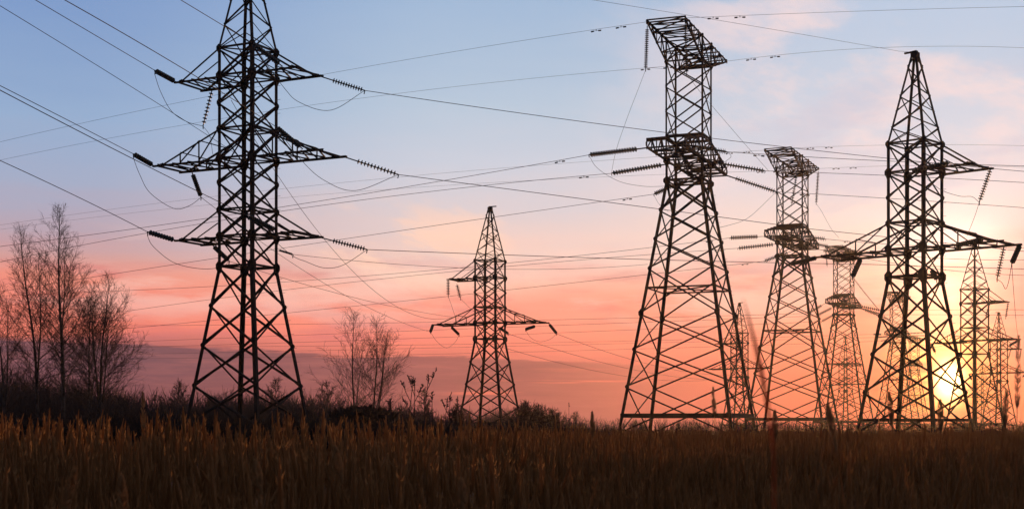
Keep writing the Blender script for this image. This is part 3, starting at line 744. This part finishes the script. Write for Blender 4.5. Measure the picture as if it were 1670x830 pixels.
# ---------------------------------------------------------------- bare trees
def tree(name, base, top, spread, seed, lab, cat='tree', group=None, forks=0, nprim=34, tr=0.15, low=0.2, twr=0.008, ang=(62, 26), mats=(BARK, TWIG), dens=1.0):
    rg = random.Random(seed); root = empty(name, base); top = Vector(top) - Vector(base); H = top.length
    trunk, crown = MB(), MB()
    def noise_line(p, d, L, n, wob, up):
        pts = [p.copy()]; d = d.normalized()
        for i in range(n):
            d = (d + Vector((rg.gauss(0, wob), rg.gauss(0, wob), rg.gauss(0, wob * .6) + up))).normalized()
            pts.append(pts[-1] + d * L / n)
        return pts
    def stem(p0, p1, r0):
        n = 12; pts = []
        wx, wy = rg.uniform(0, 6), rg.uniform(0, 6)
        for i in range(n + 1):
            f = i / n; o = Vector((math.sin(f * 5 + wx), math.sin(f * 4.3 + wy), 0)) * 0.012 * (p1 - p0).length * math.sin(f * math.pi)
            pts.append(p0.lerp(p1, f) + o)
        trunk.tube(pts, [max(.012, r0 * (1 - .93 * i / n) ** .9) for i in range(n + 1)], 7)
        return pts
    stems = [stem(Vector((0, 0, -.2)), top, tr)]
    for k in range(forks):
        f0 = rg.uniform(.06, .2); b = stems[0][max(1, int(f0 * 12))]; a = rg.uniform(0, 6.28)
        tp = Vector((math.cos(a) * spread * .4, math.sin(a) * spread * .4, 0)) + top * rg.uniform(.72, .92)
        stems.append(stem(b, tp, tr * .65))
    ga = rg.uniform(0, 6)
    for si, pts in enumerate(stems):
        L_ = (pts[-1] - pts[0]).length
        for i in range(int(nprim * (1 if si == 0 else .6))):
            f = low + (1 - low) * ((i + rg.random()) / nprim / (1 if si == 0 else .6)); f = min(f, .985)
            k = f * 12; p = pts[int(k)].lerp(pts[min(12, int(k) + 1)], k % 1)
            ga += 2.4 + rg.uniform(-.5, .5); an = R(ang[0] + (ang[1] - ang[0]) * f + rg.uniform(-9, 9))
            d = Vector((math.cos(ga) * math.sin(an), math.sin(ga) * math.sin(an), math.cos(an)))
            prof = min(1.0, .45 + 2.2 * (f - low)) if f < low + .25 else 1.0
            L = spread * 2.35 * (prof * (1 - f) ** .72 + .06) * rg.uniform(.7, 1.15)
            br = noise_line(p, d, L, 6, .09, .035)
            rb0 = max(twr * 1.3, tr * .30 * (1 - f) ** .8 * rg.uniform(.7, 1.1))
            crown.tube(br, [rb0 * (1 - .85 * j / 6) for j in range(7)], 4, False)
            n2 = max(4, int((6 + L * 3.0) * dens))
            for j in range(n2):
                g_ = .18 + .8 * (j + rg.random()) / n2; kk = g_ * 6; q = br[min(5, int(kk))].lerp(br[min(6, int(kk) + 1)], kk % 1)
                ax = (br[min(6, int(kk) + 1)] - br[min(5, int(kk))]).normalized()
                rd = Vector((rg.gauss(0, 1), rg.gauss(0, 1), rg.gauss(0, 1))); rd = (rd - ax * rd.dot(ax)).normalized()
                d2 = ax * math.cos(R(40)) + rd * math.sin(R(40)); l2 = (.25 * L + .35) * (1 - .55 * g_) * rg.uniform(.6, 1.3)
                tw = noise_line(q, d2, l2, 4, .13, .05)
                crown.tube(tw, [twr * (1.15 - .14 * m_) for m_ in range(5)], 3, False)
                for m_ in range(int((2 + l2 * 3.2) * dens)):
                    h = rg.random(); kk = h * 4; q2 = tw[min(3, int(kk))].lerp(tw[min(4, int(kk) + 1)], kk % 1)
                    rd = Vector((rg.gauss(0, 1), rg.gauss(0, 1), rg.gauss(0, .8)))
                    d3 = (d2 * 1.1 + rd.normalized() * .8)
                    crown.tube(noise_line(q2, d3, rg.uniform(.25, .7) * (.5 + .3 * l2), 2, .15, .0), [twr * .75, twr * .65, twr * .45], 3, False)
    trunk.build('trunk', mats[0], root, True); crown.build('crown', mats[1], root)
    tag(root, lab, cat, group); return root
GB = 'bare birches along the field edge'
def birch(px, pyt, px2, Y, spread_px, seed, lab, **kw):
    b = P(px, HY + EYE / Y * F, Y); b.z = 0
    return tree('birch_tree', b, P(px2, pyt, Y), spread_px / F * Y, seed, lab, 'tree', GB, **kw)
birch(102, 342, 97, 104, 64, 1, 'tallest bare birch with a straight trunk at the left edge of the field', forks=1, nprim=54, tr=.17, low=.2)
birch(66, 378, 34, 108, 62, 2, 'bare birch leaning left, second tallest, at the far left edge', forks=1, nprim=50, tr=.15, low=.22)
birch(158, 455, 178, 100, 66, 3, 'wide bushy bare birch right of the tallest birch', forks=3, nprim=38, tr=.12, low=.14, ang=(62, 25))
birch(141, 470, 150, 112, 55, 14, 'slim bare birch behind the wide bushy birch at the left', forks=1, nprim=30, tr=.11, low=.18)
birch(6, 470, -6, 106, 60, 15, 'low bare birch half out of the frame at the far left', forks=1, nprim=30, tr=.12, low=.15)
birch(577, 512, 577, 112, 52, 4, 'taller left one of the two bare birches beside the dark hedge', forks=1, nprim=34, tr=.10, low=.12, ang=(60, 24), dens=.8)
birch(610, 522, 614, 110, 48, 5, 'right one of the two bare birches beside the dark hedge', forks=2, nprim=32, tr=.10, low=.12, ang=(58, 24), dens=.8)
GS = 'small trees and bushes along the horizon'
def small(px, pyt, Y, sp, seed, lab, **kw):
    b = P(px, 700, Y); b.z = 0
    return tree('bare_bush' if 'bush' in lab else 'small_tree', b, P(px, pyt, Y), sp / F * Y, seed, lab, 'bush' if 'bush' in lab else 'tree', GS, twr=.02, mats=(TWIG, THICK), **kw)
small(450, 622, 135, 22, 21, 'small bare tree inside the right leg of the six-armed pylon', nprim=24, tr=.08, low=.1)
small(292, 628, 140, 26, 22, 'small bare tree left of the six-armed pylon on the horizon', nprim=22, tr=.08, low=.1)
small(692, 638, 130, 13, 23, 'narrow conical bare tree behind the tall weeds', nprim=30, tr=.08, low=.08, ang=(50, 40))
small(533, 628, 140, 26, 24, 'small bare tree left of the two birches on the horizon', nprim=20, tr=.08, low=.1)
small(856, 660, 150, 20, 25, 'bare bush beside the right leg of the lone pylon', nprim=20, tr=.06, low=.05, forks=3)
small(878, 665, 152, 20, 26, 'bare bush second right of the lone pylon', nprim=20, tr=.06, low=.05, forks=3)
small(900, 672, 154, 18, 27, 'low bare bush third right of the lone pylon', nprim=18, tr=.06, low=.05, forks=3)
small(939, 676, 200, 12, 28, 'tiny lone bare tree on the horizon right of the bushes', nprim=16, tr=.08, low=.1)
small(745, 664, 145, 18, 29, 'bare bush beside the left leg of the lone pylon', nprim=18, tr=.06, low=.05, forks=3)

# far thicket: one mass of twiggy shrubs
def thicket(name, xs, Yr, hf, n, seed, kind_m, rad):
    rg = random.Random(seed); m = MB()
    for _ in range(n):
        px = rg.uniform(*xs); Yd = rg.uniform(*Yr); hpx = hf(px) * rg.uniform(.7, 1.3)
        b = P(px, 700, Yd); b.z = 0; H = EYE + hpx / F * Yd
        for _s in range(rg.randint(5, 8)):
            a = rg.uniform(0, 6.28); an = abs(rg.gauss(0, .22)); d = Vector((math.cos(a) * math.sin(an), math.sin(a) * math.sin(an), math.cos(an)))
            L = H * rg.uniform(.6, 1.0); p = b + Vector((rg.gauss(0, .5), rg.gauss(0, .5), 0)); pts = [p]
            for i in range(4):
                d = (d + Vector((rg.gauss(0, .1), rg.gauss(0, .1), 0.02))).normalized(); pts.append(pts[-1] + d * L / 4)
            m.tube(pts, [rad * (1.5 - .28 * i) for i in range(5)], 3, False)
            for _t in range(rg.randint(5, 9)):
                f = rg.uniform(.15, 1) * 4; q = pts[min(3, int(f))].lerp(pts[min(4, int(f) + 1)], f % 1)
                d2 = (d + Vector((rg.gauss(0, .6), rg.gauss(0, .6), rg.gauss(0, .3)))).normalized(); l2 = H * rg.uniform(.10, .28)
                m.tube([q, q + d2 * l2 * .5, q + d2 * l2 + Vector((0, 0, .1 * l2))], [rad * .8, rad * .65, rad * .4], 3, False)
    o = m.build(name, kind_m); return o
def h_left(px): return float(np.interp(px, [-60, 0, 60, 130, 180, 240, 320, 420, 520, 560, 660, 720], [92, 84, 72, 62, 55, 46, 44, 46, 44, 36, 30, 22]))
o = thicket('far_thicket', (-60, 720), (120, 150), h_left, 900, 31, THICK, .026)
tag(o, 'dark band of bare brushwood along the horizon behind the left pylon', 'thicket', kind='stuff')
def h_right(px): return float(np.interp(px, [640, 720, 830, 900, 920, 1000, 1060, 1700], [22, 16, 28, 22, 14, 12, 12, 9]))
o = thicket('low_thicket', (640, 1720), (170, 230), h_right, 480, 32, THICK, .026)
tag(o, 'low faint strip of brushwood on the horizon under the right-hand pylons', 'thicket', kind='stuff')
def h_low(px): return float(np.interp(px, [-60, 200, 320, 500, 620, 700, 860, 980], [18, 17, 14, 12, 9, 5, 1, -2]))
o = thicket('dark_undergrowth', (-60, 985), (66, 73), h_low, 900, 33, HEDGE, .016)
tag(o, 'black strip of low undergrowth on a bank behind the grass at the left', 'undergrowth', kind='stuff')
# dense dark hedge under the birches
def hedge():
    rg = random.Random(8); m = MB(); Yd = 92
    for _ in range(2600):
        px = 537 + 108 * rg.random(); f = (px - 537) / 108; hp = 36 * (1 - abs(2 * f - 1) ** 5 * .35) - 2 * math.sin(f * 9)
        p = P(px, 700, Yd + rg.uniform(-1.4, 1.4)); p.z = rg.uniform(0, 1) ** .8 * (EYE + hp / F * Yd - .35)
        d = Vector((rg.gauss(0, .7), rg.gauss(0, .7), rg.uniform(.2, 1.0))).normalized(); l = rg.uniform(.3, .6)
        sd = d.orthogonal().normalized() * rg.uniform(.05, .12)
        b = len(m.v); m.v += [tuple(p - sd * .4), tuple(p + d * l * .5 - sd), tuple(p + d * l), tuple(p + d * l * .5 + sd)]; m.f.append((b, b + 1, b + 2, b + 3))
    o = P(590, 700, Yd); o.z = 0
    m.v = [(a - o.x, b - o.y, c) for a, b, c in m.v]
    ob = m.build('hedge', HEDGE); ob.location = o
    tag(ob, 'dense dark flat-topped hedge under the two bare birches', 'hedge')
hedge()

# ---------------------------------------------------------------- tall weeds
GWD = 'dry weeds by the lone pylon'
def weed(px, py_top, lean, Y, seed, lab, heads=3):
    rg = random.Random(seed); b = P(px, 700, Y); b.z = 0; root = empty('dry_weed', b); st, hd = MB(), MB()
    tp = P(px + lean, py_top, Y) - b
    pts = [Vector((0, 0, 0)).lerp(tp, i / 8) + Vector((math.sin(i * .9 + seed) * .015, 0, 0)) + Vector((tp.x * (-.12) * math.sin(math.pi * i / 8), 0, 0)) for i in range(9)]
    st.tube(pts, [.014 - .0011 * i for i in range(9)], 5)
    ends = [(pts[-1], (pts[-1] - pts[-2]).normalized())]
    for k in range(heads):
        f = rg.uniform(.5, .9) * 8; q = pts[int(f)].lerp(pts[int(f) + 1], f % 1); a = rg.choice((-1, 1)) * rg.uniform(.3, .6)
        d = Vector((math.sin(a), rg.gauss(0, .2), math.cos(a))).normalized(); L = rg.uniform(.15, .4)
        e = [q, q + d * L * .5, q + d * L + Vector((0, 0, .03))]; st.tube(e, [.008, .007, .005], 4); ends.append((e[-1], d))
    for q, d in ends:
        hd = MB()
        for k in range(16):
            a = d * rg.uniform(.3, 1.1) + Vector((rg.gauss(0, .55), rg.gauss(0, .55), rg.gauss(0, .4))); a.normalize()
            s0 = q - d * rg.uniform(0, .16); l = rg.uniform(.04, .10); sd = a.orthogonal().normalized() * .012
            hd.prism([s0 - sd * .3, s0 + sd * .3, s0 + a.cross(sd) * .3], [s0 + a * l * .6 - sd, s0 + a * l * .6 + sd, s0 + a * l * .6 + a.cross(sd)])
        hd.build('seed_head', TWIG, root)
    st.build('stem', TWIG, root); tag(root, lab, 'weed', GWD)
weed(657, 613, 16, 26, 1, 'tall dry weed with bushy top, leftmost of the weeds')
weed(672, 620, 4, 26.5, 2, 'upright dry weed just right of the leftmost tall weed')
weed(676, 612, 24, 26, 3, 'tall dry weed leaning right, highest of the weeds')
weed(705, 641, 1, 27, 4, 'straight dry weed standing apart with one dark tuft', 1)
weed(722, 650, 8, 26, 5, 'short dry weed left of the lone pylon, tip bent over', 3)
weed(731, 643, 3, 26.5, 6, 'slender upright dry weed next to the left leg of the lone pylon', 2)
weed(733, 650, 12, 25.5, 7, 'short dry weed leaning against the left leg of the lone pylon', 3)
weed(641, 650, -5, 27, 8, 'low dry weed leaning left at the right end of the hedge', 3)
weed(926, 657, 2, 60, 9, 'single thin dry weed standing up right of the bushes', 1)

# ---------------------------------------------------------------- the grass field
def add_stalk(V, Fc, base, H, lean, az_, rg, plen, pr, fine):
    """one reed-grass stalk: ribbon stem, a leaf blade and a ragged plume"""
    dx, dy = math.cos(az_) * lean, math.sin(az_) * lean
    def pt(f): return (base[0] + dx * H * f * f, base[1] + dy * H * f * f, H * f * (1 - .12 * lean * f))
    b = len(V); w = .0028 if fine else .004
    ca, sa = math.cos(az_ + 1.1) * w, math.sin(az_ + 1.1) * w
    fs = (0, .35, .65, .85)
    for f in fs:
        x, y, z = pt(f); V.append((x - ca, y - sa, z)); V.append((x + ca, y + sa, z))
    for i in range(3): Fc.append((b + 2 * i, b + 2 * i + 1, b + 2 * i + 3, b + 2 * i + 2))
    # plume spindle
    f0 = 1 - plen / H; k = 5; n = 6; b = len(V)
    prof = (.3, .9, 1.0, .8, .5, .1)
    for i in range(n):
        f = f0 + (1.0 - f0) * i / (n - 1); x, y, z = pt(f)
        for j in range(k):
            a = 6.283 * j / k + i * .6; r_ = pr * prof[i] * rg.uniform(.75, 1.15)
            V.append((x + math.cos(a) * r_, y + math.sin(a) * r_, z + rg.uniform(-.2, .2) * plen / n))
    for i in range(n - 1):
        for j in range(k):
            j2 = (j + 1) % k; Fc.append((b + i * k + j, b + i * k + j2, b + (i + 1) * k + j2, b + (i + 1) * k + j))
    if fine:                                    # spikelets sticking out of the plume
        for _ in range(9):
            f = f0 + (1 - f0) * rg.uniform(.05, .85); x, y, z = pt(f); a = rg.uniform(0, 6.28); l = pr * rg.uniform(1.2, 1.8)
            b = len(V); V += [(x, y, z), (x + math.cos(a) * l * .5 - .002, y + math.sin(a) * l * .5, z + l * .7), (x + math.cos(a) * l, y + math.sin(a) * l, z + l * 1.8), (x + math.cos(a) * l * .5 + .002, y + math.sin(a) * l * .5 + .002, z + l * .6)]
            Fc.append((b, b + 1, b + 2, b + 3))
    for _ in range(3):                              # leaf blades
        a = rg.uniform(0, 6.28); h0 = rg.uniform(.1, .5) * H; L = rg.uniform(.3, .55) * H; b = len(V); lw = .0055 if fine else .008
        for i in range(4):
            f = i / 3; out_ = L * .5 * f * f; z = h0 + L * (f - .30 * f * f)
            x, y = base[0] + math.cos(a) * out_, base[1] + math.sin(a) * out_; w2 = lw * (1 - .85 * f)
            V.append((x - math.sin(a) * w2, y + math.cos(a) * w2, z)); V.append((x + math.sin(a) * w2, y - math.cos(a) * w2, z))
        for i in range(3): Fc.append((b + 2 * i, b + 2 * i + 1, b + 2 * i + 3, b + 2 * i + 2))
def grass():
    rg = random.Random(99); V, Fc = [], []
    def put(n, y0, y1, fine, powr, near=False):
        for _ in range(n):
            u = rg.random(); y = (y0 ** powr + u * (y1 ** powr - y0 ** powr)) ** (1 / powr)
            x = rg.uniform(-1, 1) * (.375 * y + 2.6)
            lf = max(0.0, min(1.0, (.09 - x / y) / .14)); lf = lf * lf * (3 - 2 * lf)       # the left half of the field is nearer, taller grass
            if y > 11 and rg.random() < lf * min(1, (y - 11) / 2): continue
            clump = math.sin(x * 1.7 + 3 * math.sin(y * .6)) * .5 + math.sin(y * 2.1 + x * .8) * .5
            H = 1.40 + .13 * lf + .06 * clump + rg.gauss(0, .085) - .34 * max(0, (9.5 - y) / 6)
            H = max(.8, min(H, 1.74 if y > 9 else 1.55))
            sc = 1.0 if fine else 1.5
            ln = abs(rg.gauss(.035, .05)) if rg.random() > .06 else rg.uniform(.12, .35)
            add_stalk(V, Fc, (x, y, 0), H, ln, rg.uniform(-.9, .9) + (0 if rg.random() < .55 else 3.14), rg, rg.uniform(.19, .31), rg.uniform(.009, .015) * (1.0 if y < 13 else 1.15), fine)
    put(800, 4.0, 6.5, True, 1.5)
    put(9300, 6.5, 12.5, True, 1.4)
    put(7600, 12.5, 20, True, 1.4)
    put(14000, 20, 45, False, 1.3)
    put(8000, 45, 150, False, 1.0)
    for _ in range(21000):                          # bare leaf blades between the stalks
        y = rg.uniform(6.0, 12.5); x = rg.uniform(-1, 1) * (.375 * y + 2.6); a = rg.uniform(0, 6.28); L = rg.uniform(.7, 1.3); b = len(V); o_ = rg.uniform(.02, .22)
        for i in range(5):
            f = i / 4; w2 = .0055 * (1 - .9 * f); xx, yy, zz = x + math.cos(a) * o_ * f * f, y + math.sin(a) * o_ * f * f, L * (f - .08 * f * f)
            V.append((xx - math.sin(a + .8) * w2, yy + math.cos(a + .8) * w2, zz)); V.append((xx + math.sin(a + .8) * w2, yy - math.cos(a + .8) * w2, zz))
        for i in range(4): Fc.append((b + 2 * i, b + 2 * i + 1, b + 2 * i + 3, b + 2 * i + 2))
    V = np.array(V, dtype=np.float32); me = bpy.data.meshes.new('dry_grass')
    Fa = np.array(Fc, dtype=np.int32); nf = len(Fa)
    me.vertices.add(len(V)); me.vertices.foreach_set('co', V.ravel())
    me.loops.add(nf * 4); me.loops.foreach_set('vertex_index', Fa.ravel())
    me.polygons.add(nf); me.polygons.foreach_set('loop_start', np.arange(0, nf * 4, 4, dtype=np.int32))
    me.update(calc_edges=True); me.validate()
    me.materials.append(GRASSM)
    o = bpy.data.objects.new('dry_grass', me); COL.objects.link(o)
    tag(o, 'tall dry brown reed grass with pale plumes covering the whole foreground field', 'grass', kind='stuff')
grass()

# tall single stalks that rise over the field
GG = 'single grass stalks rising in the foreground'
def stalk(px0, px1, py_top, Y, plume_px, pr, droop, seed, lab):
    rg = random.Random(seed); b = P(px0, 700, Y); b.z = 0; root = empty('grass_stalk', b)
    tp = P(px1, py_top, Y) - b; n = 16; pts = []
    side = 1 if tp.x >= 0 else -1
    for i in range(n + 1):
        f = i / n; x = tp.x * f ** 1.9; z = tp.z * (f + droop * (f - f * f)) / 1.0
        pts.append(Vector((x, .02 * math.sin(f * 3 + seed), z)))
    st = MB(); st.tube(pts, [.0028 - .00012 * i for i in range(n + 1)], 5)
    pl = MB(); Lp = plume_px / F * Y
    acc = 0; seq = [pts[-1]]
    for i in range(n, 0, -1):
        seg = (pts[i] - pts[i - 1]).length
        if acc + seg > Lp: seq.append(pts[i].lerp(pts[i - 1], (Lp - acc) / seg)); break
        acc += seg; seq.append(pts[i - 1])
    for _ in range(150):
        h = rg.random(); kk = h * (len(seq) - 1); k = min(int(kk), len(seq) - 2); q = seq[k].lerp(seq[k + 1], kk - k)
        ax = (seq[k] - seq[k + 1]).normalized(); rd = Vector((rg.gauss(0, 1), rg.gauss(0, 1), rg.gauss(0, 1))); rd = (rd - ax * rd.dot(ax)).normalized()
        env = math.sin(math.pi * min(.97, h * .85 + .12)) ** .8
        d = ax * .9 + rd * .5 * env; d.normalize(); l = pr * 2.6 * (env * .8 + .3); sd = d.orthogonal().normalized() * pr * .22
        pl.prism([q + sd * .4, q - sd * .4, q + d.cross(sd) * .4], [q + rd * pr * env * .4 + d * l * .5 + sd, q + rd * pr * env * .4 + d * l * .5 - sd, q + rd * pr * env * .4 + d * l * .5 + d.cross(sd)])
        pl.prism([q + rd * pr * env * .4 + d * l * .5 + sd, q + rd * pr * env * .4 + d * l * .5 - sd, q + rd * pr * env * .4 + d * l * .5 + d.cross(sd)], [q + d * l + sd * .1, q + d * l - sd * .1, q + d * l + d.cross(sd) * .1])
    st.build('stem', GRASSM, root); pl.build('plume', PLUMEM, root); tag(root, lab, 'grass', GG); return root
def blade():
    Yb = 1.25; b = P(1275, 700, Yb); b.z = 0; m = MB(); low = P(1262, 745, Yb)
    ctrl = [P(1262, 745, Yb), P(1256, 690, Yb), P(1247, 635, Yb), P(1237, 585, Yb), P(1225, 535, Yb), P(1212, 487, Yb)]
    stem = [b.lerp(low, i / 10) for i in range(10)]; pts = stem + curve3(ctrl, 36); n = len(pts)
    rad = [.0004] * 10 + [max(.0003, .0019 * math.sin(math.pi * (0.05 + .93 * i / (n - 11))) ** .8) for i in range(n - 10)]
    m.tube([p - b for p in pts], rad, 6)
    o = m.build('grass_stalk', BLADE); o.location = b; tag(o, 'blurred reddish grass blade leaning left before the flat-topped pylons', 'grass', GG)
BLADE = mat('reddish grass blade', (0.55, 0.17, 0.07), 0.7, 0.0, 0.3, 8.0, trans=0.75)
blade()
stalk(1648, 1658, 548, 5.0, 120, .008, .02, 2, 'dark upright grass plume at the right edge of the picture')
stalk(1410, 1350, 662, 4.6, 75, .009, .35, 3, 'bushy grass plume bending left under the third flat-topped pylon')
stalk(1476, 1452, 642, 6, 55, .010, .15, 4, 'grass plume leaning left at the foot of the pylon before the sun')
stalk(1185, 1164, 634, 5.5, 45, .007, .1, 5, 'thin loose grass plume leaning left inside the legs of the tallest flat-topped pylon')
stalk(1275, 1264, 672, 6.5, 50, .010, .1, 6, 'grass plume at the foot of the second flat-topped pylon')
stalk(1545, 1532, 655, 6, 55, .010, .1, 7, 'grass plume standing just below the setting sun')
stalk(1622, 1638, 640, 5.5, 60, .010, .1, 8, 'grass plume leaning right beside the dark plume at the right edge')
stalk(240, 234, 640, 9, 60, .012, .05, 9, 'lone tall grass plume left of the six-armed pylon')
stalk(970, 966, 674, 9, 45, .012, .1, 10, 'stout grass plume left of the tallest flat-topped pylon')
stalk(46, 118, 768, 4.4, 75, .012, .35, 11, 'arching pale grass plume low in the left foreground')
stalk(215, 195, 780, 4.2, 70, .012, .4, 12, 'arching grass plume at the bottom left, bent to the left')
stalk(455, 418, 757, 4.4, 70, .012, .35, 13, 'arching grass plume in the foreground below the six-armed pylon')
stalk(620, 548, 730, 5.0, 60, .010, .2, 14, 'slanting grass plume in the foreground below the hedge')
stalk(775, 752, 786, 4.2, 60, .011, .35, 15, 'drooping grass plume in the foreground below the lone pylon')

# ---------------------------------------------------------------- haze
def haze():
    m = MB(); m.box((0, 300, 22), (450, 360, 24)); o = m.build('haze', bpy.data.materials.new('haze air'))
    mt = o.data.materials[0]; mt.use_nodes = True; t = mt.node_tree; t.nodes.clear()
    v = t.nodes.new('ShaderNodeVolumePrincipled'); v.inputs['Color'].default_value = (1.0, .93, .9, 1); v.inputs['Density'].default_value = 0.00008
    v.inputs['Anisotropy'].default_value = 0.78
    ou = t.nodes.new('ShaderNodeOutputMaterial'); t.links.new(v.outputs[0], ou.inputs['Volume'])
    tag(o, kind='stuff', label='thin pale evening haze over the whole field')
haze()
